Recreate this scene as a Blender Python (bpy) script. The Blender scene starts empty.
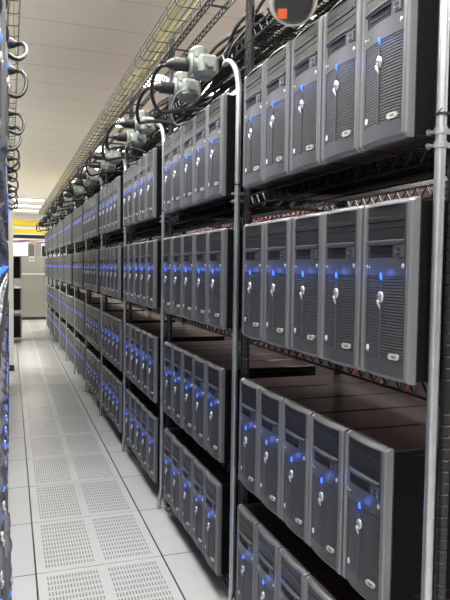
import bpy, math, random
from mathutils import Vector, Matrix
random.seed(7)
sc = bpy.context.scene
col = sc.collection

# ------------------------------------------------------------------ camera
CAM_H = 1.4563
yaw, pitch, roll = .3351, -.0522, .0133
fw = Vector((math.sin(yaw)*math.cos(pitch), math.cos(yaw)*math.cos(pitch), math.sin(pitch)))
r0 = Vector((math.cos(yaw), -math.sin(yaw), 0)); u0 = r0.cross(fw)
rt = r0*math.cos(roll)+u0*math.sin(roll); up = -r0*math.sin(roll)+u0*math.cos(roll)
cd = bpy.data.cameras.new('camera'); cam = bpy.data.objects.new('camera', cd); col.objects.link(cam)
m = Matrix((rt, up, -fw)).transposed().to_4x4(); m.translation = Vector((0, 0, CAM_H))
cam.matrix_world = m
cd.sensor_fit = 'HORIZONTAL'; cd.sensor_width = 36; cd.lens = 617.28/450*36; cd.clip_start = .02; cd.clip_end = 200
sc.camera = cam

# ------------------------------------------------------------------ world, exposure
w = bpy.data.worlds.new('world'); sc.world = w; w.use_nodes = True
w.node_tree.nodes['Background'].inputs[0].default_value = (1, .97, .92, 1)
w.node_tree.nodes['Background'].inputs[1].default_value = .5
sc.view_settings.view_transform = 'Standard'; sc.view_settings.look = 'None'
sc.view_settings.gamma = 1; sc.view_settings.use_curve_mapping = False
sc.view_settings.exposure = 0.0
CEIL = 3.5
TROFFER_W = 55.0          # watts of each ceiling fixture

# ------------------------------------------------------------------ materials
def mat(name, c, rough=.5, metal=0., emit=None, es=0., noise=None, bump=None, trans=0., spec=.5):
    M = bpy.data.materials.new(name); M.use_nodes = True
    nt = M.node_tree; b = nt.nodes['Principled BSDF']
    b.inputs['Base Color'].default_value = (*c, 1); b.inputs['Roughness'].default_value = rough
    b.inputs['Metallic'].default_value = metal; b.inputs['Specular IOR Level'].default_value = spec
    if trans: b.inputs['Transmission Weight'].default_value = trans
    if emit: b.inputs['Emission Color'].default_value = (*emit, 1); b.inputs['Emission Strength'].default_value = es
    tc = nt.nodes.new('ShaderNodeTexCoord')
    if noise:
        sc_, amt = noise
        n = nt.nodes.new('ShaderNodeTexNoise'); n.inputs['Scale'].default_value = sc_; n.inputs['Detail'].default_value = 4
        nt.links.new(tc.outputs['Object'], n.inputs['Vector'])
        mx = nt.nodes.new('ShaderNodeMix'); mx.data_type = 'RGBA'
        mx.inputs[6].default_value = (*[v*(1-amt) for v in c], 1); mx.inputs[7].default_value = (*[min(1, v*(1+amt)) for v in c], 1)
        nt.links.new(n.outputs['Fac'], mx.inputs[0]); nt.links.new(mx.outputs[2], b.inputs['Base Color'])
    if bump:
        sc_, st = bump
        n = nt.nodes.new('ShaderNodeTexNoise'); n.inputs['Scale'].default_value = sc_
        nt.links.new(tc.outputs['Object'], n.inputs['Vector'])
        bp = nt.nodes.new('ShaderNodeBump'); bp.inputs['Strength'].default_value = st; bp.inputs['Distance'].default_value = .002
        nt.links.new(n.outputs['Fac'], bp.inputs['Height']); nt.links.new(bp.outputs[0], b.inputs['Normal'])
    return M
M_bezel = mat('bezel_grey', (.082, .086, .100), .40, .3, bump=(300, .05))
M_rail = mat('bezel_frame_grey', (.18, .185, .20), .36, .35, bump=(300, .05))
M_slat = mat('grille_grey', (.088, .092, .105), .45, .2, noise=(40, .06))
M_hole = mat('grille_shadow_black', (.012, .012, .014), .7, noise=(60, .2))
M_drive = mat('drive_black', (.014, .015, .018), .42, noise=(50, .15))
M_case = mat('case_black_steel', (.022, .014, .013), .28, .0, bump=(500, .03), spec=.35)
M_side = mat('side_panel_black', (.006, .006, .0065), .75, noise=(40, .2), spec=.06)
M_silver = mat('silver_plastic', (.62, .63, .65), .28, .6, noise=(80, .05))
M_badge = mat('badge_silver', (.55, .55, .53), .35, .3, noise=(90, .08))
M_ink = mat('badge_ink', (.08, .08, .09), .5, noise=(90, .1))
M_blue_st = mat('sticker_blue', (.04, .10, .35), .4, noise=(90, .1))
M_white_st = mat('sticker_white', (.75, .8, .85), .4, noise=(90, .05))
M_led = mat('led_blue', (.02, .05, .5), .3, emit=(.03, .12, 1.), es=3, noise=(9, .01))
M_led2 = mat('led_green', (.2, .4, .02), .3, emit=(.6, 1., .15), es=.9, noise=(9, .01))
M_wire = mat('black_wire', (.012, .012, .013), .3, .3, noise=(30, .2))
M_post = mat('black_post', (.016, .016, .018), .32, .3, noise=(30, .2))
M_galv = mat('galvanised_steel', (.42, .45, .48), .38, .85, noise=(25, .22), bump=(60, .08))
M_box = mat('zinc_box', (.31, .34, .315), .42, .35, noise=(28, .3))
M_plug = mat('plug_black', (.016, .016, .017), .4, noise=(30, .2))
M_cable = mat('cable_black', (.012, .012, .013), .38, noise=(15, .3))
M_rim = mat('plug_rim', (.5, .5, .45), .4, noise=(20, .1))
M_orange = mat('orange_label', (.75, .13, .03), .5, noise=(30, .1))
M_yellow = mat('yellow_cable', (.50, .46, .15), .45, noise=(12, .15))
M_duct = mat('yellow_duct', (.85, .62, .03), .4, noise=(6, .06))
M_pink = mat('cable_pink', (.75, .07, .16), .45, noise=(12, .2))
M_red = mat('cable_red', (.55, .04, .05), .45, noise=(12, .2))
M_wcab = mat('cable_white', (.75, .74, .72), .45, noise=(12, .1))
M_bcab = mat('cable_blue', (.05, .12, .45), .45, noise=(12, .2))
M_wall = mat('wall_paint', (.70, .69, .64), .7, noise=(1.5, .04), bump=(90, .1))
M_cooler = mat('cooler_grey_green', (.31, .32, .28), .45, noise=(2, .04))
M_band = mat('pale_band', (.72, .72, .68), .4, noise=(5, .03))
M_dark = mat('dark_plinth', (.03, .03, .03), .6, noise=(5, .2))
M_rear = mat('blocker_dark_brown', (.07, .05, .05), .5, noise=(3, .1))  # for the unseen dark boxes added behind the long row
M_front = mat('unseen_wall_darkened', (.12, .12, .13), .7, noise=(2, .05))  # unseen wall behind the camera, darkened to dim reflections on server sides
M_cart = mat('carton_grey', (.16, .17, .16), .6, noise=(4, .1))
M_cart2 = mat('carton_pale', (.34, .34, .33), .6, noise=(4, .1))
M_panel = mat('white_panel', (.72, .71, .64), .4, noise=(3, .04))
M_diff = mat('light_diffuser', (.9, .9, .9), .5, emit=(1, .98, .93), es=6, noise=(5, .01))
M_winlit = mat('lit_window_glass', (.9, .9, .85), .2, emit=(1, .97, .88), es=2.2, noise=(5, .02))

def floor_mat(name, perf):
    """white raised-floor tiles 24 in square; perf: slots in two halves"""
    M = bpy.data.materials.new(name); M.use_nodes = True
    nt = M.node_tree; b = nt.nodes['Principled BSDF']; N = nt.nodes.new; L = nt.links.new
    tc = N('ShaderNodeTexCoord'); sp = N('ShaderNodeSeparateXYZ'); L(tc.outputs['Object'], sp.inputs[0])
    def math_(op, a, b_=None, c=None):
        n = N('ShaderNodeMath'); n.operation = op
        for i, v in enumerate((a, b_, c)):
            if v is None: continue
            if isinstance(v, (int, float)): n.inputs[i].default_value = v
            else: L(v, n.inputs[i])
        return n.outputs[0]
    T = .6096
    ns = N('ShaderNodeTexNoise'); ns.inputs['Scale'].default_value = 3; ns.inputs['Detail'].default_value = 6
    L(tc.outputs['Object'], ns.inputs['Vector'])
    base = N('ShaderNodeMix'); base.data_type = 'RGBA'
    base.inputs[6].default_value = (.52, .525, .515, 1); base.inputs[7].default_value = (.61, .615, .605, 1)
    L(ns.outputs['Fac'], base.inputs[0])
    def absd(v, off):   # distance from centre of cell of size T
        return math_('ABSOLUTE', math_('SUBTRACT', v, off))
    if perf:
        x, y = sp.outputs[0], sp.outputs[1]
        # halves
        ax = math_('ABSOLUTE', x)
        inx = math_('MULTIPLY', math_('GREATER_THAN', ax, .022), math_('LESS_THAN', ax, .262))
        iny = math_('LESS_THAN', math_('ABSOLUTE', y), .268)
        fx = math_('FRACT', math_('MULTIPLY', math_('SUBTRACT', ax, .022), 17/.24))
        fy = math_('FRACT', math_('MULTIPLY', math_('ADD', y, .268), 11/.536))
        sx = math_('LESS_THAN', math_('ABSOLUTE', math_('SUBTRACT', fx, .5)), .23)
        sy = math_('LESS_THAN', math_('ABSOLUTE', math_('SUBTRACT', fy, .5)), .33)
        mask = math_('MULTIPLY', math_('MULTIPLY', inx, iny), math_('MULTIPLY', sx, sy))
        dark = (.22, .22, .21, 1)  # slots painted dark to imitate the shade inside the holes
    else:
        x, y = sp.outputs[0], sp.outputs[1]
        fx = math_('ABSOLUTE', math_('SUBTRACT', math_('FRACT', math_('DIVIDE', math_('ADD', x, 61*T), T)), .5))
        fy = math_('ABSOLUTE', math_('SUBTRACT', math_('FRACT', math_('DIVIDE', math_('ADD', y, 61*T), T)), .5))
        mask = math_('MAXIMUM', math_('GREATER_THAN', fx, .493), math_('GREATER_THAN', fy, .4945))
        dark = (.07, .07, .065, 1)
    mx = N('ShaderNodeMix'); mx.data_type = 'RGBA'; mx.inputs[7].default_value = dark
    L(base.outputs[2], mx.inputs[6]); L(mask, mx.inputs[0]); L(mx.outputs[2], b.inputs['Base Color'])
    b.inputs['Roughness'].default_value = .33
    bp = N('ShaderNodeBump'); bp.inputs['Strength'].default_value = .6; bp.inputs['Distance'].default_value = .002; bp.invert = True
    L(mask, bp.inputs['Height']); L(bp.outputs[0], b.inputs['Normal'])
    return M
M_floor = floor_mat('raised_floor_white', False)
M_perf = floor_mat('perforated_tile_white', True)

def ceil_mat():
    M = bpy.data.materials.new('ceiling_panels'); M.use_nodes = True
    nt = M.node_tree; b = nt.nodes['Principled BSDF']; N = nt.nodes.new; L = nt.links.new
    tc = N('ShaderNodeTexCoord'); sp = N('ShaderNodeSeparateXYZ'); L(tc.outputs['Object'], sp.inputs[0])
    wv = N('ShaderNodeMath'); wv.operation = 'FRACT'
    d = N('ShaderNodeMath'); d.operation = 'DIVIDE'; d.inputs[1].default_value = .6096; L(sp.outputs[1], d.inputs[0]); L(d.outputs[0], wv.inputs[0])
    g = N('ShaderNodeMath'); g.operation = 'GREATER_THAN'; g.inputs[1].default_value = .975; L(wv.outputs[0], g.inputs[0])
    ns = N('ShaderNodeTexNoise'); ns.inputs['Scale'].default_value = .6; L(tc.outputs['Object'], ns.inputs['Vector'])
    a = N('ShaderNodeMix'); a.data_type = 'RGBA'; a.inputs[6].default_value = (.80, .765, .70, 1); a.inputs[7].default_value = (.86, .83, .77, 1)
    L(ns.outputs['Fac'], a.inputs[0])
    mx = N('ShaderNodeMix'); mx.data_type = 'RGBA'; mx.inputs[7].default_value = (.62, .58, .52, 1)
    L(a.outputs[2], mx.inputs[6]); L(g.outputs[0], mx.inputs[0]); L(mx.outputs[2], b.inputs['Base Color'])
    b.inputs['Roughness'].default_value = .6
    return M
M_ceil = ceil_mat()

# ------------------------------------------------------------------ mesh helper
class MB:
    def __init__(s): s.v = []; s.f = []; s.mi = []; s.mats = []
    def m(s, M):
        if M not in s.mats: s.mats.append(M)
        return s.mats.index(M)
    def face(s, pts, M):
        i = len(s.v); s.v += [tuple(p) for p in pts]; s.f.append(tuple(range(i, i+len(pts)))); s.mi.append(s.m(M))
    def box(s, x0, x1, y0, y1, z0, z1, M):
        i = len(s.v)
        s.v += [(x0,y0,z0),(x1,y0,z0),(x1,y1,z0),(x0,y1,z0),(x0,y0,z1),(x1,y0,z1),(x1,y1,z1),(x0,y1,z1)]
        for f in ((3,2,1,0),(4,5,6,7),(0,1,5,4),(1,2,6,5),(2,3,7,6),(3,0,4,7)):
            s.f.append(tuple(i+k for k in f)); s.mi.append(s.m(M))
    def rbox(s, x0, x1, y0, y1, z0, z1, M, b):
        """box with chamfered edges"""
        i = len(s.v)
        xs = (x0, x0+b, x1-b, x1); ys = (y0, y0+b, y1-b, y1); zs = (z0, z0+b, z1-b, z1)
        for a in (0, 1):
            for c in (0, 1):
                for d in (0, 1):
                    X = (x0, x1)[a]; Y = (y0, y1)[c]; Z = (z0, z1)[d]
                    xi = xs[1+a]; yi = ys[1+c]; zi = zs[1+d]
                    s.v += [(X, yi, zi), (xi, Y, zi), (xi, yi, Z)]
        def k(a, c, d, t): return i+((a*2+c)*2+d)*3+t
        q = []
        for a in (0, 1): q.append([k(a,0,0,0), k(a,1,0,0), k(a,1,1,0), k(a,0,1,0)])
        for c in (0, 1): q.append([k(0,c,0,1), k(1,c,0,1), k(1,c,1,1), k(0,c,1,1)])
        for d in (0, 1): q.append([k(0,0,d,2), k(1,0,d,2), k(1,1,d,2), k(0,1,d,2)])
        for a in (0, 1):
            for c in (0, 1): q.append([k(a,c,0,0), k(a,c,1,0), k(a,c,1,1), k(a,c,0,1)])
        for a in (0, 1):
            for d in (0, 1): q.append([k(a,0,d,0), k(a,1,d,0), k(a,1,d,2), k(a,0,d,2)])
        for c in (0, 1):
            for d in (0, 1): q.append([k(0,c,d,1), k(1,c,d,1), k(1,c,d,2), k(0,c,d,2)])
        for a in (0, 1):
            for c in (0, 1):
                for d in (0, 1): q.append([k(a,c,d,0), k(a,c,d,1), k(a,c,d,2)])
        cc = Vector(((x0+x1)/2, (y0+y1)/2, (z0+z1)/2))
        for f in q:
            p = [Vector(s.v[t]) for t in f]; n = (p[1]-p[0]).cross(p[2]-p[0])
            if n.dot(sum(p, Vector())/len(p)-cc) < 0: f = f[::-1]
            s.f.append(tuple(f)); s.mi.append(s.m(M))
    def tube(s, pts, r, M, n=6, caps=True):
        pts = [Vector(p) for p in pts]; rs = r if isinstance(r, (list, tuple)) else [r]*len(pts)
        t = (pts[1]-pts[0]).normalized(); a = t.orthogonal().normalized(); rings = []
        for k, p in enumerate(pts):
            if 0 < k < len(pts)-1: t = (pts[k+1]-pts[k-1])
            elif k: t = pts[k]-pts[k-1]
            else: t = pts[1]-pts[0]
            if t.length < 1e-9: t = Vector((0, 0, 1))
            t.normalize(); a = (a-t*a.dot(t))
            if a.length < 1e-6: a = t.orthogonal()
            a.normalize(); b = t.cross(a); i = len(s.v)
            for q in range(n):
                an = 2*math.pi*q/n; s.v.append(tuple(p+(a*math.cos(an)+b*math.sin(an))*rs[k]))
            rings.append(i)
        for i, j in zip(rings, rings[1:]):
            for q in range(n):
                s.f.append((i+q, i+(q+1)%n, j+(q+1)%n, j+q)); s.mi.append(s.m(M))
        if caps:
            s.f.append(tuple(rings[0]+q for q in range(n))[::-1]); s.mi.append(s.m(M))
            s.f.append(tuple(rings[-1]+q for q in range(n))); s.mi.append(s.m(M))
    def disc_x(s, x, cy, cz, ry, rz, th, M, n=20, dome=.0):
        """elliptic button facing -x, front at x-dome, back at x+th"""
        i = len(s.v)
        s.v.append((x-dome, cy, cz))
        for rr, dx in ((.6, -dome*.75), (.9, -dome*.3), (1., .0), (1., th)):
            for q in range(n):
                an = 2*math.pi*q/n; s.v.append((x+dx, cy+ry*rr*math.cos(an), cz+rz*rr*math.sin(an)))
        mi = s.m(M)
        for q in range(n): s.f.append((i, i+1+(q+1)%n, i+1+q)); s.mi.append(mi)
        for ring in range(3):
            a = i+1+ring*n; b = a+n
            for q in range(n): s.f.append((a+q, a+(q+1)%n, b+(q+1)%n, b+q)); s.mi.append(mi)
    def mesh(s, name, smooth=False):
        me = bpy.data.meshes.new(name); me.from_pydata(s.v, [], s.f)
        for M in s.mats: me.materials.append(M)
        me.polygons.foreach_set('material_index', s.mi)
        if smooth: me.polygons.foreach_set('use_smooth', [True]*len(me.polygons))
        me.update(); return me

def tag(o, label=None, cat=None, group=None, kind=None):
    if label: o['label'] = label
    if cat: o['category'] = cat
    if group: o['group'] = group
    if kind: o['kind'] = kind
    return o
def new(name, me, parent=None, loc=(0,0,0), rz=0., label=None):
    o = bpy.data.objects.new(name, me); col.objects.link(o); o.location = loc; o.rotation_euler = (0, 0, rz)
    if parent: o.parent = parent
    if label: o['label'] = label
    return o
def empty(name, loc, rz=0.):
    o = bpy.data.objects.new(name, None); col.objects.link(o); o.location = loc; o.rotation_euler = (0, 0, rz); o.empty_display_size = .1
    return o
ORD = ['first','second','third','fourth','fifth','sixth','seventh','eighth','ninth','tenth','eleventh','twelfth','thirteenth','fourteenth','fifteenth',
       'sixteenth','seventeenth','eighteenth','nineteenth','twentieth','twenty-first','twenty-second','twenty-third','twenty-fourth','twenty-fifth','twenty-sixth']
SL = -.006                      # the long row runs very slightly towards the aisle
def rp(x, y, z=0): return (x+SL*y, y, z)
RZ = .006

# ------------------------------------------------------------------ room
XL, T = .1086, .6096            # column of perforated tiles
Y0 = 2.9726
def struct(name, mb, loc=(0,0,0)):
    o = new(name, mb.mesh(name), None, loc); o['kind'] = 'structure'; return o
YB, YF, XR, XW = 26., -5., 3.9, -3.6
b = MB()
off = (XL, Y0)
def fb(x0, x1, y0, y1, z0=-.035, z1=0): b.box(x0-off[0], x1-off[0], y0-off[1], y1-off[1], z0, z1, M_floor)
fb(XW, XL, YF, YB); fb(XL+T, XR, YF, YB)
yfirst, ylast = Y0-3*T, Y0+24*T
fb(XL, XL+T, YF, yfirst); fb(XL, XL+T, ylast, YB); fb(XL, XL+T, yfirst, ylast, -.06, -.04)
struct('floor', b, (XL, Y0, 0))
b = MB(); b.box(XW, XR, YF, YB, CEIL, CEIL+.1, M_ceil); struct('ceiling', b)
b = MB(); b.box(XR, XR+.1, YF, YB, 0, CEIL, M_wall); struct('wall_right', b)
b = MB(); b.box(XW-.1, XW, YF, YB, 0, CEIL, M_wall); struct('wall_left', b)
b = MB(); b.box(XW, XR, YF-.1, YF, 0, CEIL, M_front); struct('wall_front', b)
b = MB(); b.box(XW, XR, YB, YB+.1, 0, CEIL, M_wall); struct('wall_back', b)
b = MB(); b.box(.02, .70, YB-.03, YB-.005, 1.86, 2.34, M_winlit)
for a in ((-.02, .02, 1.82, 2.38), (.70, .74, 1.82, 2.38), (.02, .70, 1.82, 1.86), (.02, .70, 2.34, 2.38)): b.box(a[0], a[1], YB-.05, YB, a[2], a[3], M_panel)
struct('window_1', b)

# perforated floor tiles
tb = MB(); tb.box(-T/2+.004, T/2-.004, -T/2+.0028, T/2-.0028, -.035, 0.0, M_perf)
pm = tb.mesh('perforated_tile')
for k in range(27):
    o = new('perforated_floor_tile', pm, None, (XL+T/2, yfirst+(k+.5)*T, 0))
    tag(o, 'perforated white floor tile down the aisle, %s from the camera end' % (ORD[k] if k < 26 else 'last'), 'floor tile', 'perforated tiles along the aisle')

# ceiling fixtures
fr = MB()
for a in ((-.61, .61, -.31, -.28), (-.61, .61, .28, .31), (-.61, -.58, -.28, .28), (.58, .61, -.28, .28)): fr.box(*a, -.03, 0, M_panel)
fr.box(-.58, .58, -.28, .28, -.008, -.001, M_panel); frm = fr.mesh('fixture_frame')
df = MB(); df.box(-.58, .58, -.28, .28, -.022, -.010, M_diff); dfm = df.mesh('diffuser')
def troffer(x, y, label):
    t = empty('ceiling_light', (x, y, CEIL)); tag(t, label, 'ceiling light', 'recessed ceiling lights')
    new('frame', frm, t); new('diffuser', dfm, t)
    ld = bpy.data.lights.new('fixture_lamp', 'AREA'); ld.shape = 'RECTANGLE'; ld.size = 1.1; ld.size_y = .5; ld.energy = TROFFER_W
    ld.color = (1, .975, .93); lo = bpy.data.objects.new('fixture_lamp', ld); col.objects.link(lo); lo.parent = t; lo.location = (0, 0, -.04)
for i, (x, y) in enumerate(((2.9, .3), (2.9, 2.4), (2.85, 4.5), (1.98, 6.75), (1.98, 8.8), (1.98, 10.9), (1.98, 13.), (1.98, 15.5), (1.98, 18.5))):
    troffer(x, y, 'white ceiling light panel over the cable side, %s from the camera end' % ORD[i])
for i, (x, y) in enumerate(((-2.0, -2.4), (-1.9, .3), (-1.9, 2.4), (-1.9, 4.5), (-1.9, 6.75), (-1.9, 8.8), (-1.9, 10.9), (-1.9, 13.), (-1.9, 15.5), (-1.9, 18.5))):
    troffer(x, y, 'white ceiling light panel over the opposite row, %s from the camera end' % ORD[i])
for i, y in enumerate((-1.6, .4, 2.2, 3.7, 20.2, 22.2, 24.2)):  # fill lights added to brighten the aisle floor and far ceiling
    troffer(.42, y, 'added fill light panel centred over the aisle, %s from the camera end' % ORD[i])

# ------------------------------------------------------------------ tower server (local: front faces -x, base centre at origin)
W, HT = .194, .408
def fx(y): return .0035+.010*(y/.085)**2
ys_edge = [(.0955, .030), (.0955, .018), (.0945, .0125), (.0920, .0090), (.0885, .0080), (.0865, .0110)]
ybr = [.085, .074, .065, .045, .025, .0, -.020, -.035, -.040, -.055, -.070, -.074, -.078]
prof = [(y, x) for y, x in ys_edge]+[(y, fx(y)) for y in ybr]+[(-.0795, .0112), (-.0815, .0070), (-.0870, .0064), (-.0915, .0082), (-.0945, .0130), (-.0955, .0190), (-.0955, .030)]
zl = [0, .004, .010, .045, .140, .235, .277, .305, .317, .396, .400, .404, .408]
zo = [.010, .004, 0, 0, 0, 0, 0, 0, 0, 0, .001, .005, .012]
def opened(y, z):
    return (-.070 < y < .074 and .317 < z < .396) or (-.035 < y < .065 and .277 < z < .305) or (-.074 < y < .074 and .045 < z < .235)
def bezel_mesh():
    b = MB()
    P = [[(min(x+zo[j], .030), y, zl[j]) for (y, x) in prof] for j in range(len(zl))]
    for j in range(len(zl)-1):
        for i in range(len(prof)-1):
            ym = (prof[i][0]+prof[i+1][0])/2; zm = (zl[j]+zl[j+1])/2
            if opened(ym, zm): continue
            b.face([P[j][i], P[j][i+1], P[j+1][i+1], P[j+1][i]][::1], M_bezel if (abs(ym) < .0795 and zl[j] > .005 and zl[j+1] < .3985) else M_rail)
    for j, sgn in ((0, 1), (len(zl)-1, -1)):
        f = [P[j][i] for i in range(len(prof))]
        b.face(f if sgn > 0 else f[::-1], M_rail)
    # reveals of the openings
    for (ya, yb_, za, zb, d) in ((-.070, .074, .317, .396, .016), (-.035, .065, .277, .305, .012), (-.074, .074, .045, .235, .008)):
        yy = [y for y in ybr if ya-1e-6 <= y <= yb_+1e-6]
        for y0, y1 in zip(yy, yy[1:]):
            for z in (za, zb):
                b.face([(fx(y0), y0, z), (fx(y1), y1, z), (fx(y1)+d, y1, z), (fx(y0)+d, y0, z)], M_bezel)
        for y in (ya, yb_):
            b.face([(fx(y), y, za), (fx(y), y, zb), (fx(y)+d, y, zb), (fx(y)+d, y, za)], M_bezel)
    # curved lip below the drive bays
    n = 10
    for k in range(n):
        y0 = -.070+.144*k/n; y1 = -.070+.144*(k+1)/n
        for (za, zb, xa, xb) in ((.307, .3105, .0, -.0045), (.3105, .3150, -.0045, -.0045), (.3150, .317, -.0045, 0.)):
            b.face([(fx(y0)+xa, y0, za), (fx(y1)+xa, y1, za), (fx(y1)+xb, y1, zb), (fx(y0)+xb, y0, zb)], M_bezel)
    # brushed panel seam between drive section and grille
    me = b.mesh('bezel'); return me
def grille_mesh():
    b = MB(); n = 8
    def strip(z0, z1, d0, M, ya=-.0735, yb_=.0735):
        for k in range(n):
            y0 = ya+(yb_-ya)*k/n; y1 = ya+(yb_-ya)*(k+1)/n
            b.face([(fx(y1)+d0, y1, z0), (fx(y0)+d0, y0, z0), (fx(y0)+d0, y0, z1), (fx(y1)+d0, y1, z1)], M)
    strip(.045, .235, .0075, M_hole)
    N = 28
    for i in range(N):
        zc = .045+.19*(i+.5)/N
        strip(zc-.0019, zc+.0019, .0015, M_slat)
        for k in range(n):
            y0 = -.0735+.147*k/n; y1 = -.0735+.147*(k+1)/n
            for sgn in (-1, 1):
                z = zc+sgn*.0019
                b.face([(fx(y0)+.0015, y0, z), (fx(y1)+.0015, y1, z), (fx(y1)+.0065, y1, z), (fx(y0)+.0065, y0, z)], M_slat)
    for i in range(24):
        y = -.0735+.147*(i+.5)/24
        b.box(fx(y)+.0025, fx(y)+.0068, y-.0011, y+.0011, .046, .234, M_slat)
    return b.mesh('grille')
def drive_mesh():
    b = MB()
    for (z0, z1, d) in ((.3175, .343, .011), (.344, .3585, .0105), (.3595, .3715, .0085), (.3725, .3955, .0095)):
        b.rbox(d, .0385, -.0695, .0735, z0, z1, M_drive, .0006)
    b.rbox(.0065, .0085, -.060, -.052, .363, .367, M_drive, .0006)
    return b.mesh('drive_bay')
def floppy_mesh():
    b = MB(); b.rbox(.010, .035, -.0345, .0645, .2775, .3045, M_hole, .001); b.box(.0085, .010, -.02, .055, .2905, .2925, M_drive); return b.mesh('floppy_slot')
def port_mesh():
    b = MB(); x = fx(-.055)
    b.rbox(x-.002, x+.01, -.069, -.041, .278, .304, M_bezel, .0015)
    for z in (.284, .295): b.box(x-.0026, x, -.061, -.049, z-.003, z+.003, M_hole)
    b.disc_x(x-.002, -.0445, .291, .0022, .0022, .001, M_silver, 8)
    return b.mesh('front_ports')
YS = .006
def srv_parts():
    P = {}
    b = MB(); b.rbox(.030, .465, -.0945, .0945, .004, .404, M_case, .002)
    P['case'] = b.mesh('case')
    b = MB(); b.rbox(.034, .460, -.0956, -.0944, .008, .399, M_side, .0005); b.rbox(.034, .460, .0944, .0956, .008, .399, M_side, .0005)
    for z in (.03, .385): b.box(.10, .42, -.0962, -.0956, z, z+.002, M_case)
    P['side_panels'] = b.mesh('side_panels')
    P['bezel'] = bezel_mesh(); P['grille'] = grille_mesh(); P['drive_bay'] = drive_mesh(); P['floppy_slot'] = floppy_mesh(); P['front_ports'] = port_mesh()
    b = MB(); b.box(fx(YS)-.0015, .007, YS-.0016, YS+.0016, .043, .218, M_slat); P['centre_strip'] = b.mesh('centre_strip')
    b = MB(); b.disc_x(.003, YS, .2345, .0028, .0085, .003, M_led, 12, .0035); P['power_light'] = b.mesh('power_light', True)
    b = MB(); b.disc_x(fx(.062), .062, .2555, .0022, .0022, .002, M_led2, 8, .001); P['status_light'] = b.mesh('status_light')
    b = MB(); b.disc_x(.0015, YS, .187, .0098, .0135, .004, M_silver, 20, .0030)
    b.tube([(.001, YS+.006, .180), (.001, YS+.005, .172), (.002, YS+.001, .165), (.003, YS, .160)], [.0045, .0038, .003, .0016], M_silver, 6); P['round_emblem'] = b.mesh('round_emblem', True)
    b = MB(); x = fx(-.045)-.0012
    n = 10; zc, yc = .055, -.046
    pts = []
    for k in range(2*n):
        if k < n: an = -math.pi/2+math.pi*k/(n-1); cy = yc+.009
        else: an = math.pi/2+math.pi*(k-n)/(n-1); cy = yc-.009
        pts.append((cy+.0068*math.cos(an), zc+.0068*math.sin(an)))
    b.face([(x-.0015+fx(p[0])-fx(yc), p[0], p[1]) for p in pts][::-1], M_badge)
    for (p, q) in zip(pts, pts[1:]+pts[:1]): b.face([(x-.0015+fx(p[0])-fx(yc), *p), (x-.0015+fx(q[0])-fx(yc), *q), (x+.006, *q), (x+.006, *p)], M_badge)
    P['badge'] = b.mesh('badge')
    b = MB()
    for k in range(4): b.box(x-.0019, x-.0016, yc+.007-.0045*k-.0028, yc+.007-.0045*k+.0004, zc-.0022, zc+.0022, M_ink)
    P['badge_print'] = b.mesh('badge_print')
    b = MB(); x = fx(.063)
    b.disc_x(x, .063, .0635, .0058, .0080, .008, M_white_st, 14, .0006); b.disc_x(x, .063, .0535, .0055, .0045, .008, M_blue_st, 12, .0004); P['round_sticker'] = b.mesh('round_sticker')
    b = MB(); x = fx(.077); b.disc_x(x, .0765, .2560, .0042, .0055, .003, M_silver, 12, .002); P['release_button'] = b.mesh('release_button', True)
    b = MB(); x = fx(.066); b.disc_x(x, -.0665, .2580, .0048, .0062, .003, M_silver, 12, .002); P['eject_button'] = b.mesh('eject_button', True)
    return P
SP = srv_parts()
# lettering on the round emblem
cu = bpy.data.curves.new('emblem_letters', 'FONT'); cu.body = 'DELL'; cu.size = .0072; cu.extrude = .0002; cu.align_x = 'CENTER'; cu.align_y = 'CENTER'
to = bpy.data.objects.new('tmp', cu); col.objects.link(to)
bpy.context.view_layer.update()
lm = bpy.data.meshes.new_from_object(to); lm.materials.clear(); lm.materials.append(M_ink); lm.name = 'emblem_letters'
bpy.data.objects.remove(to)
# text in its xy plane -> faces -x, reads along -y
lm.transform(Matrix(((0, 0, -1, -.0018), (-1, 0, 0, YS), (0, 1, 0, .187), (0, 0, 0, 1))))

def server(loc, rz, label, detail, group, lamp=False):
    t = empty('tower_server', loc, rz); tag(t, label, 'server', group)
    c = new('case', SP['case'], t); bz = new('bezel', SP['bezel'], t)
    new('side_panels', SP['side_panels'], t)
    new('grille', SP['grille'], t); new('drive_bay', SP['drive_bay'], t)
    pl = new('power_light', SP['power_light'], t, label='blue glowing light')
    if lamp:
        ld = bpy.data.lights.new('led_glow', 'POINT'); ld.energy = .05; ld.color = (.08, .2, 1); ld.shadow_soft_size = .006
        lo = bpy.data.objects.new('led_glow', ld); col.objects.link(lo); lo.parent = t; lo.location = (-.030, YS, .242)
    if detail >= 1:
        new('floppy_slot', SP['floppy_slot'], t); e = new('round_emblem', SP['round_emblem'], t); new('badge', SP['badge'], t)
        new('status_light', SP['status_light'], t); new('eject_button', SP['eject_button'], t); new('front_ports', SP['front_ports'], t)
        new('round_sticker', SP['round_sticker'], t); new('centre_strip', SP['centre_strip'], t)
        if detail >= 2:
            new('emblem_letters', lm, e); new('badge_print', SP['badge_print'], t.children[-1] if False else bz); new('release_button', SP['release_button'], t)
    return t

ROWS = [('top', 1.979-.234, .807, 1.2485), ('second', 1.441-.234, .807, 1.2227), ('third', .8535-.234, .807+.0388, 1.3458), ('bottom', .342-.234, .807+.0464, 1.3728)]
NB, BP, SPCH = 11, 1.2201, .1998
for n in range(NB):
    for rn, z, x, yl in ROWS:
        for i in range(5):
            y = yl-YS+n*BP+i*SPCH+random.uniform(-.0015, .0015)
            server(rp(x+random.uniform(-.003, .003), y, z), RZ+random.uniform(-.006, .006),
                   'grey tower server %s from the camera end on the %s shelf of the %s bay' % (ORD[i], rn, ORD[n]),
                   2 if n < 2 else (1 if n < 5 else 0), '%s shelf servers in the long bays' % rn, lamp=(n < 4))

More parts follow.
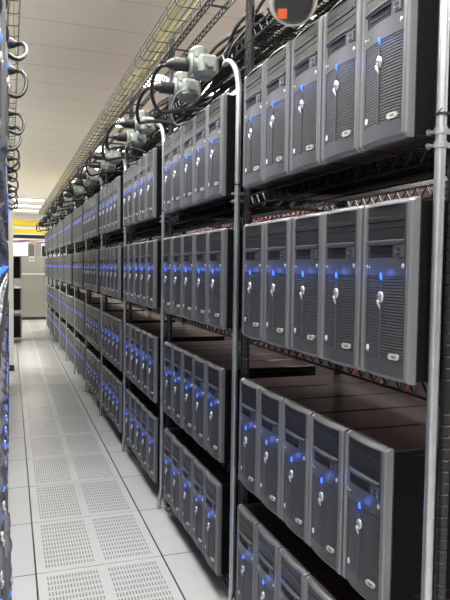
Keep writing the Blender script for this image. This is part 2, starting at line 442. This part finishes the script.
# ------------------------------------------------------------------ wire shelving
def post_mesh(h=2.76):
    b = MB(); pts = []; rs = []
    z = .03
    while z < h-.03:
        pts += [(0, 0, z), (0, 0, z+.020), (0, 0, z+.0215), (0, 0, z+.0239)]; rs += [.0127, .0127, .0112, .0112]; z += .0254
    pts += [(0, 0, z), (0, 0, h-.004), (0, 0, h)]; rs += [.0127, .0127, .009]
    b.tube(pts, rs, M_post, 10); return b.mesh('post')
def foot_mesh():
    b = MB(); b.tube([(0, 0, 0), (0, 0, .006), (0, 0, .008), (0, 0, .03)], [.017, .017, .006, .006], M_galv, 10); return b.mesh('levelling_foot')
def shelf_mesh(L, D):
    """origin at near front corner, top at z=0"""
    b = MB(); r = .0028
    def bar(p, q, rr=r): b.tube([p, q], rr, M_wire, 5)
    for x in (0, D):
        bar((x, 0, -.003), (x, L, -.003), .0034); bar((x, 0, -.044), (x, L, -.044), .0034)
        n = int(L/.055); 
        pts = [(x, L*k/(2*n), -.006 if k % 2 else -.041) for k in range(2*n+1)]
        b.tube(pts, r, M_wire, 5)
    for y in (0, L):
        bar((0, y, -.003), (D, y, -.003), .0034); bar((0, y, -.044), (D, y, -.044), .0034)
        n = int(D/.055); b.tube([(D*k/(2*n), y, -.006 if k % 2 else -.041) for k in range(2*n+1)], r, M_wire, 5)
    k = 1
    while k*.0254 < L: bar((0, k*.0254, -.002), (D, k*.0254, -.002), .0019); k += 1
    for f in (.25, .5, .75): bar((D*f, 0, -.0065), (D*f, L, -.0065), .003)
    for x in (0, D):
        for y in (0, L): b.tube([(x, y, -.048), (x, y, .002)], [.0145, .0135], M_wire, 10)
    return b.mesh('wire_shelf')
PX, PD, PL = .906, .43, BP-.030
pm_, fm_, sm_ = post_mesh(), foot_mesh(), shelf_mesh(PL, PD)
YP = 1.0999
def shelving(x, y, rz, heights, label, group):
    u = empty('wire_shelving', (x, y, 0), rz); tag(u, label, 'shelving', group)
    for px in (0, PD):
        for py in (0, PL):
            p = new('post', pm_, u, (px, py, 0)); new('levelling_foot', fm_, p)
    for h in heights: new('shelf', sm_, u, (0, 0, h))
    return u
HS = [z-.001 for _, z, _, _ in ROWS]+[2.385]
for n in range(NB):
    shelving(*rp(PX, YP+.004+n*BP)[:2], RZ, HS, 'black wire shelving unit holding four rows of servers, %s bay from the camera' % ORD[n], 'wire shelving units of the long row')

# ------------------------------------------------------------------ conduits with clamps
def conduit_mesh():
    b = MB()
    pts = [(-.006, .035, 0), (-.006, .033, .03), (-.004, .022, .07), (-.001, .006, .11), (0, 0, .15), (0, 0, .9), (0, 0, 1.7), (0, 0, 2.14)]
    for k in range(1, 9):
        a = math.pi/2*.86*k/8; pts.append((.0, .17*(1-math.cos(a)), 2.14+.17*math.sin(a)))
    x, y, z = pts[-1]; pts.append((x+.01, y+.07, z+.012))
    b.tube(pts, .0118, M_galv, 12); return b.mesh('pipe', True)
def clamp_mesh():
    b = MB()
    b.tube([(0, 0, 1.744), (0, 0, 1.758)], .0142, M_galv, 12); b.tube([(0, 0, 1.715), (0, 0, 1.729)], .0142, M_galv, 12)
    for z in (1.751, 1.722):
        b.box(0, .05, -.003, .003, z-.006, z+.006, M_galv)
        b.tube([(-.004, .012, z), (-.010, .022, z)], .0042, M_galv, 6); b.tube([(-.010, .022, z), (-.012, .028, z)], .007, M_galv, 6)
    return b.mesh('pipe_clamp')
def tie_mesh():
    b = MB(); b.tube([(.003, 0, 1.783), (.003, 0, 1.788)], .0165, M_plug, 12); b.tube([(-.012, -.004, 1.786), (-.018, -.024, 1.792)], .0012, M_plug, 4); return b.mesh('cable_tie')
cm, clm, tm = conduit_mesh(), clamp_mesh(), tie_mesh()
for n in range(NB+1):
    t = empty('steel_conduit', rp(.868, YP+n*BP), RZ); tag(t, 'galvanised steel conduit in front of the shelving posts, %s from the camera' % ORD[n], 'conduit', 'steel conduits between the bays')
    new('pipe', cm, t); new('pipe_clamp', clm, t, label='steel clamp with two bolts'); 
    if n < 4: new('cable_tie', tm, t)

# ------------------------------------------------------------------ outlet boxes, plugs and their cords
def obox_mesh():
    b = MB(); b.rbox(-.042, .05, -.062, .062, -.046, .046, M_box, .016)
    b.tube([(0, -.062, 0), (0, -.085, 0)], .019, M_galv, 12); b.tube([(.0, .062, .0), (.0, .085, -.005)], .017, M_galv, 12)
    b.tube([(-.040, -.01, 0), (-.064, -.01, 0)], .036, M_box, 14)
    return b.mesh('housing')
def cover_mesh():
    b = MB(); b.tube([(-.064, -.01, 0), (-.070, -.01, 0), (-.078, -.01, .0)], [.046, .050, .040], M_box, 16)
    b.tube([(-.02, .02, .040), (-.024, .024, .072), (-.026, .03, .085)], [.040, .046, .030], M_box, 12); return b.mesh('outlet_cover')
def plug_mesh(L=.095, r=.029):
    b = MB()
    b.tube([(0, 0, 0), (-.012, 0, 0), (-.012, 0, 0), (-.058, 0, 0), (-.060, 0, 0), (-L*.8, 0, -.002), (-L, 0, -.004)], [r*.95, r*1.05, r, r, r*.86, r*.72, r*.42], M_plug, 16)
    b.tube([(-.058, 0, 0), (-.064, 0, 0)], r*1.06, M_plug, 16)
    return b.mesh('plug_body', False)
def loop(b, p0, rad, back, r, M, tilt=0.):
    """cord from p0: goes out to -x, turns down and returns towards the shelf"""
    x, y, z = p0; pts = [(x, y, z)]
    for k in range(1, 13):
        a = math.pi*k/12
        pts.append((x-.015-rad*.62*math.sin(a), y+tilt*k/12, z-rad*(1-math.cos(a))))
    for k in range(1, 7): pts.append((x-.03+back*k/6, y+tilt*(1+k*.18), z-2*rad+.05*math.sin(k/6*2.4)))
    b.tube(pts, r, M, 8)
om, cvm, plm = obox_mesh(), cover_mesh(), plug_mesh()
def cord_mesh(rad, back, tilt, M=M_cable, r=.0075):
    b = MB(); loop(b, (-.09, 0, -.004), rad, back, r, M, tilt); return b.mesh('cord', True)
cords = [cord_mesh(.070, .42, .10, r=.009), cord_mesh(.085, .40, .16, r=.009), cord_mesh(.062, .36, .22, r=.009)]
cordp = cord_mesh(.07, .3, .12, M_box, .004)
HAND = {}
def outlets(x, y, z, side, rz, where, group, seed):
    rnd = random.Random(seed)
    base = 0 if side == 'r' else math.pi
    def at(dx, dy):
        c, s_ = (1, 1) if side == 'r' else (-1, 1)
        return (x+dx*c, y+dy)
    for q, dy in enumerate((0.0, .27)):
        bx = at(0, dy); t = empty('outlet_box', (bx[0], bx[1], z-(.03 if q else 0)), base+rz); tag(t, 'pale metal outlet box %s %s' % (('beside the conduit bend', 'behind the paired plugs')[q], where), 'outlet box', group)
        new('housing', om, t); new('outlet_cover', cvm, t, label='round pale cover')
        px, py = at(-.078, dy-.01*(1 if side == 'r' else -1))
        p = empty('power_plug', (px, py, z-(.03 if q else 0)), base+rz+rnd.uniform(-.25, .1)); tag(p, 'black twist-lock plug with looping cord %s %s' % (('in the nearer outlet', 'in the farther outlet')[q], where), 'plug', 'black plugs above the servers')
        new('plug_body', plm, p); new('cord', cords[(q+seed) % 3], p)
    px, py = at(-.03, .14)
    new('cord', cordp, t, (.05, -.13, -.03), label='thin grey cord')
for n in range(1, NB):
    x, y, _ = rp(.838, YP+n*BP+.36+BP*0)
    outlets(x, y, 2.345, 'r', RZ, 'over the %s bay' % ORD[n], 'outlet boxes on the long row', n)

# close plug with orange label at the top edge of the picture
b = MB(); b.tube([(0, 0, .0), (0, 0, .012)], [.076, .076], M_rim, 24); b.tube([(0, 0, -.06), (0, 0, -.004), (0, 0, 0)], [.036, .060, .063], M_plug, 24)
b.tube([(0, 0, .012), (0, 0, .10)], [.062, .055], M_plug, 24)
b.tube([(.064*math.cos(a*math.pi/12), .064*math.sin(a*math.pi/12), .09) for a in range(25)], .005, M_rim, 6)
pm2 = b.mesh('plug_body')

# ------------------------------------------------------------------ overhead cable runs
def wavy(b, x, z, y0, y1, r, M, amp=.02, seed=0, step=.12, n=6):
    rnd = random.Random(seed); ph = [rnd.uniform(0, 6) for _ in range(4)]; fq = [rnd.uniform(1.5, 5) for _ in range(4)]
    pts = []; y = y0
    while y < y1+1e-6:
        pts.append((x+amp*math.sin(fq[0]*y+ph[0])+amp*.5*math.sin(fq[1]*2*y+ph[1]), y, z+amp*.5*math.sin(fq[2]*y+ph[2])+amp*.3*math.sin(fq[3]*2*y+ph[3]))); y += step
    b.tube(pts, r, M, n)
for n in range(NB):
    b = MB(); rnd = random.Random(50+n)
    for k in range(24):
        M = M_cable if k % 12 else rnd.choice([M_wcab, M_pink, M_bcab])
        wavy(b, .99+rnd.uniform(-.03, .30), 2.43+rnd.uniform(-.01, .08), 0.04, BP-.04, rnd.choice([.006, .008, .010]), M, .022, rnd.random())
    for k in range(7):
        wavy(b, .955+rnd.uniform(-.02, .06), 2.45+rnd.uniform(-.02, .05), .06, BP-.05, rnd.choice([.007, .009]), M_cable, .038, rnd.random(), .07)
    for k in range(5):
        yy = rnd.uniform(.15, .95); x0 = rnd.uniform(.93, 1.0); dp = rnd.uniform(.04, .10)
        b.tube([(x0+.05, yy-.1, 2.45), (x0, yy-.07, 2.45), (x0-.05, yy-.03, 2.43-dp*.5), (x0-.06, yy+.02, 2.41-dp), (x0-.05, yy+.09, 2.43-dp*.5), (x0, yy+.13, 2.45), (x0+.06, yy+.18, 2.46)], .007, M_cable, 6)
    o = new('cable_bundle', b.mesh('cable_bundle', True), None, rp(0, YP+n*BP), RZ)
    tag(o, 'tangle of mostly black power cables lying over the %s bay' % ORD[n], 'cables', 'cable tangles on top of the shelving')
# network cables behind each shelf
for n in range(NB):
    for h, (rn, z, _, _) in enumerate(ROWS):
        b = MB(); rnd = random.Random(500+n*7+h)
        for k in range(7):
            M = rnd.choice([M_pink, M_red, M_pink, M_wcab, M_red])
            zz = (HS+[2.385])[h-1]-.03 if h else 2.35
            wavy(b, 1.36+rnd.uniform(-.01, .05), zz+rnd.uniform(-.03, .02), .05, BP-.06, .0045, M, .014, rnd.random())
            yy = rnd.uniform(.1, 1.05); b.tube([(1.37, yy, zz), (1.36, yy+.02, zz-.08), (1.30, yy+.03, zz-.16)], .0035, M, 5)
        o = new('network_cables', b.mesh('network_cables', True), None, rp(0, YP+n*BP), RZ)
        tag(o, 'pink, red and white network cables behind the %s shelf of the %s bay' % (rn, ORD[n]), 'cables', 'network cables behind the servers')

# unseen dark boxes added to block the bright view behind the long row
cb = MB(); cb.rbox(0, .8, .004, .796, .05, 2.0, M_rear, .006); cbm = cb.mesh('cabinet_body')
cb = MB(); cb.box(.02, .78, .01, .79, 0, .05, M_dark); cpm = cb.mesh('plinth')
cb = MB(); cb.rbox(-.012, -.0, .02, .78, .08, 1.97, M_rear, .003); cb.box(-.02, -.012, .70, .72, .9, 1.15, M_dark); cdm = cb.mesh('blocker_face')
for k in range(18):
    t = empty('backdrop_blocker', (2.5, .3+k*.8, 0)); tag(t, 'added dark blocker box behind the long row across the cable aisle, %s along' % ORD[k], 'cabinet', 'added dark blockers behind the long row')
    new('cabinet_body', cbm, t); new('plinth', cpm, t); new('blocker_face', cdm, t)

# wire basket with yellow cables, full length
def basket(x0, x1, y0, y1, zb, hgt, step=.155):
    b = MB()
    for f in (0, .25, .5, .75, 1): b.tube([(x0+(x1-x0)*f, y0, zb), (x0+(x1-x0)*f, y1, zb)], .0026, M_galvw, 5)
    for x in (x0, x1):
        for h in (.5, 1.): b.tube([(x, y0, zb+hgt*h), (x, y1, zb+hgt*h)], .0026, M_galvw, 5)
    y = y0
    while y < y1:
        b.tube([(x0, y, zb+hgt), (x0, y, zb+.012), (x0+.012, y, zb), (x1-.012, y, zb), (x1, y, zb+.012), (x1, y, zb+hgt)], .0030, M_galvw, 5); y += step
    return b.mesh('cable_basket')
M_galvw = mat('dull_wire', (.085, .085, .08), .45, .6, noise=(20, .1))
BL = NB*BP+1.
o = new('wire_basket', basket(.728, .845, 0, BL, 2.635, .055), None, rp(0, .6), RZ); tag(o, 'long wire basket tray with yellow cables running above the long row', 'cable tray')
for k in range(6):
    b = MB(); wavy(b, .745+.016*k, 2.645+.009*(k % 3), 0, BL, .0034, M_yellow, .007, 11+k, .10, 5)
    o = new('yellow_cable', b.mesh('yellow_cable', True), None, rp(0, .6), RZ)
    tag(o, 'yellow cable above the long row, %s from the aisle edge of the basket' % ORD[k], 'cable', 'yellow cables in the long basket')
# black truss rails beside it
def truss(L):
    b = MB()
    b.tube([(0, 0, 0), (0, L, 0)], .0042, M_wire, 5); b.tube([(0, 0, .032), (0, L, .032)], .0042, M_wire, 5)
    n = int(L/.06); b.tube([(0, L*k/(2*n), .003 if k % 2 else .029) for k in range(2*n+1)], .003, M_wire, 4)
    return b.mesh('rail')
t = empty('cable_ladder', rp(.868, .6, 2.63), RZ); tag(t, 'black zigzag truss rails bolted beside the wire basket above the posts', 'cable tray')
tm_ = truss(BL); new('rail', tm_, t); new('rail', tm_, t, (.085, 0, 0))
b = MB(); y = .3
while y < BL: b.box(0, .085, y-.006, y+.006, .010, .016, M_wire); y += .61
new('rungs', b.mesh('rungs'), t)
for n in range(0, NB+1):
    b = MB(); b.box(-.07, .05, -.012, .012, -.012, 0, M_post); b.box(-.012, .012, -.015, .015, 0, .06, M_post)
    b.box(.05, .42, -.006, .006, -.012, 0, M_post)
    o = new('tray_bracket', b.mesh('tray_bracket'), None, rp(PX, YP-.02+n*BP, 2.628), RZ)
    tag(o, 'black cross bracket carrying the tray at the %s post' % ORD[n], 'bracket', 'tray brackets on the posts')

# ------------------------------------------------------------------ opposite row, seen edge-on
LP = .73
for n in range(3):
    for ri, (rn, z, _, _) in enumerate(ROWS):
        for i in range(5):
            y = LP+n*BP+.215+i*.2
            xf = .001 if (n == 0 and ri == 0 and i == 4) or (n == 1 and ri == 3 and i < 2) else -.016
            server((xf+random.uniform(-.002, .002), y, z), math.pi, 'grey tower server %s from the camera end on the %s shelf opposite, %s bay' % (ORD[i], rn, ORD[n]),
                   1, 'servers of the opposite row', lamp=(n > 0))
    shelving(-.11, LP+.02+n*BP+PL, math.pi, HS[:4]+[2.262], 'black wire shelving unit across the aisle from the long row, %s bay' % ORD[n], 'wire shelving units of the opposite row')
b = MB()
for n in range(3, 6):
    for (rn, z, _, _) in ROWS:
        for i in range(5):
            y = LP+n*BP+.215+i*.2
            b.rbox(-.05, -.016, y-.097, y+.097, z, z+.408, M_bezel, .006); b.box(-.47, -.05, y-.0905, y+.0905, z+.004, z+.404, M_case)
            b.rbox(-.016, -.0145, y-.07, y+.07, z+.317, z+.396, M_drive, .0005); b.tube([(-.016, y-.006, z+.234), (-.011, y-.006, z+.234)], .005, M_led, 6)
o = new('tower_servers', b.mesh('tower_servers')); tag(o, 'remaining grey servers far down the opposite row before the white panel', 'server', kind='stuff')
for n in range(3, 6): shelving(-.11, LP+.02+n*BP+PL, math.pi, HS[:4]+[2.262], 'black wire shelving unit across the aisle from the long row, %s bay' % ORD[n], 'wire shelving units of the opposite row')
for n in range(0, 7):
    outlets(-.145, LP+n*BP+.78, 2.365, 'l', 0, 'of the opposite row, %s cluster' % ORD[n], 'outlet boxes on the opposite row', n+40)
o = new('wire_basket', basket(-.16, .047, 0, 8.3, 2.635, .055), None, (0, .5, 0)); tag(o, 'wire basket tray above the opposite row, ending at the white panel', 'cable tray')
for k in range(4):
    b = MB(); wavy(b, .03-.035*k, 2.648, 0, 8.2, .0042, M_yellow, .008, 31+k, .12, 5); o = new('yellow_cable', b.mesh('yellow_cable', True), None, (0, .5, 0))
    tag(o, 'yellow cable above the opposite row, %s from the aisle edge of the basket' % ORD[k], 'cable', 'yellow cables in the opposite basket')
t = empty('end_panel', (-.22, 8.93, 0)); tag(t, 'tall white end panel with dark foot closing the opposite row', 'panel')
b = MB(); b.rbox(-.25, .262, -.02, .02, .08, 2.42, M_panel, .004); new('board', b.mesh('board'), t)
b = MB(); b.box(-.25, .268, -.024, .024, 0, .08, M_dark); new('plinth', b.mesh('plinth'), t)
# second block of towers beyond the end panel
for ri in (1, 2, 3):
    rn, z, _, _ = ROWS[ri]
    for i in range(5):
        server((.205, 12.1+.2*i, z), math.pi, 'black-sided tower server %s in line, %s shelf of the block beyond the white panel' % (ORD[i], rn), 0, 'servers beyond the white end panel')
shelving(.03, 12.0+PL-.03, math.pi, HS[1:4], 'black wire shelving unit beyond the white panel', None)

# ------------------------------------------------------------------ far end: cooling cabinet, ducts
t = empty('cooling_cabinet', (.9, 17.6, 0)); tag(t, 'grey green cooling cabinet standing across the far end of the aisle', 'cabinet')
b = MB(); b.rbox(-.95, .75, -.35, .35, .07, 1.70, M_cooler, .01); new('cabinet_body', b.mesh('cabinet_body'), t)
b = MB(); b.box(-.93, .73, -.33, .33, 0, .07, M_dark); new('plinth', b.mesh('plinth'), t)
b = MB(); b.rbox(-.94, .74, -.358, -.348, 1.205, 1.24, M_band, .003); new('band', b.mesh('band'), t, label='pale horizontal band')
b = MB(); b.rbox(-.42, -.30, -.356, -.348, 1.56, 1.68, M_band, .002); b.rbox(-.405, -.315, -.358, -.355, 1.58, 1.66, M_cooler, .001); new('notice', b.mesh('notice'), t, label='small pale square notice')
b = MB(); b.box(-.05, -.045, -.353, -.349, .08, 1.69, M_dark); new('door_seam', b.mesh('door_seam'), t)
for i, (x, wd, h, M, lb) in enumerate(((.54, .17, .34, M_cart, 'grey carton with green tint on the cooling cabinet'), (.72, .15, .42, M_cart2, 'tall pale carton on the cooling cabinet'), (.90, .16, .30, M_drive, 'small black carton on the cooling cabinet'))):
    t = empty('carton', (x, 17.6, 1.70)); tag(t, lb, 'box', 'cartons on the cooling cabinet')
    b = MB(); b.rbox(-wd/2, wd/2, -.1, .1, 0, h-.02, M, .004); new('carton_body', b.mesh('carton_body'), t)
    b = MB(); b.rbox(-wd/2-.003, wd/2+.003, -.103, .103, h-.02, h, M_band, .003); new('lid', b.mesh('lid'), t)
def duct(y, z, h, x0, x1):
    b = MB(); b.rbox(x0, x1, -.08, .08, 0, h*.8, M_duct, .006); o = b.mesh('trough')
    c = MB(); c.rbox(x0, x1, -.088, .088, h*.8, h, M_duct, .005); 
    k = x0+.3
    while k < x1: c.box(k-.02, k+.02, -.09, .09, -.004, h+.004, M_duct); k += .6
    return o, c.mesh('cover')
for y, z, h, lb in ((14.6, 2.33, .12, 'upper yellow cable duct crossing high over the aisle'), (16.2, 2.25, .09, 'lower yellow cable duct crossing the aisle farther away')):
    o, c = duct(y, z, h, -1.3, 2.4); t = empty('cable_duct', (0, y, z)); tag(t, lb, 'cable duct', 'yellow cable ducts'); new('trough', o, t); new('cover', c, t)
    for x in (-1.1, 2.2):
        b = MB(); b.tube([(x, 0, h), (x, 0, CEIL-z)], .006, M_galv, 6); new('hanger_rod', b.mesh('hanger_rod'), t)
t = MB(); t.tube([(-1.3, 0, 0), (2.4, 0, 0)], .045, M_plug, 10)
for x in (-1.1, 2.2): t.tube([(x, 0, .04), (x, 0, CEIL-2.13)], .005, M_galv, 6)
o = new('black_pipe', t.mesh('black_pipe', True), None, (0, 15.4, 2.13)); tag(o, 'thick black pipe crossing under the yellow ducts', 'pipe')
b = MB()
for k in range(9): b.tube([(-1.2+.4*q, .01*k, .03*math.sin(q*1.3+k)+.006*k) for q in range(10)], .009, (M_red, M_wcab, M_pink, M_bcab, M_wcab, M_red, M_cable, M_wcab, M_bcab)[k], 6)
o = new('cable_bundle', b.mesh('cable_bundle', True), None, (0, 16.6, 2.03)); tag(o, 'red, white and blue cables slung over the far end of the aisle', 'cables')

# close-up plug at top of frame
t = empty('power_plug', (.815, 1.75, 2.275)); t.rotation_euler = Vector((-.35, -.8, -.45)).to_track_quat('Z', 'Y').to_euler(); tag(t, 'big black plug with pale rim and orange label over the first bay', 'plug')
new('plug_body', pm2, t)
b = MB(); b.box(-.045, -.018, -.045, -.018, .1, .1015, M_orange); new('orange_label', b.mesh('orange_label'), t, label='orange label')
b = MB(); b.tube([(0, 0, -.055), (.01, .02, -.12), (.03, .10, -.18), (.02, .3, -.20)], .014, M_cable, 8); new('cord', b.mesh('cord', True), t)
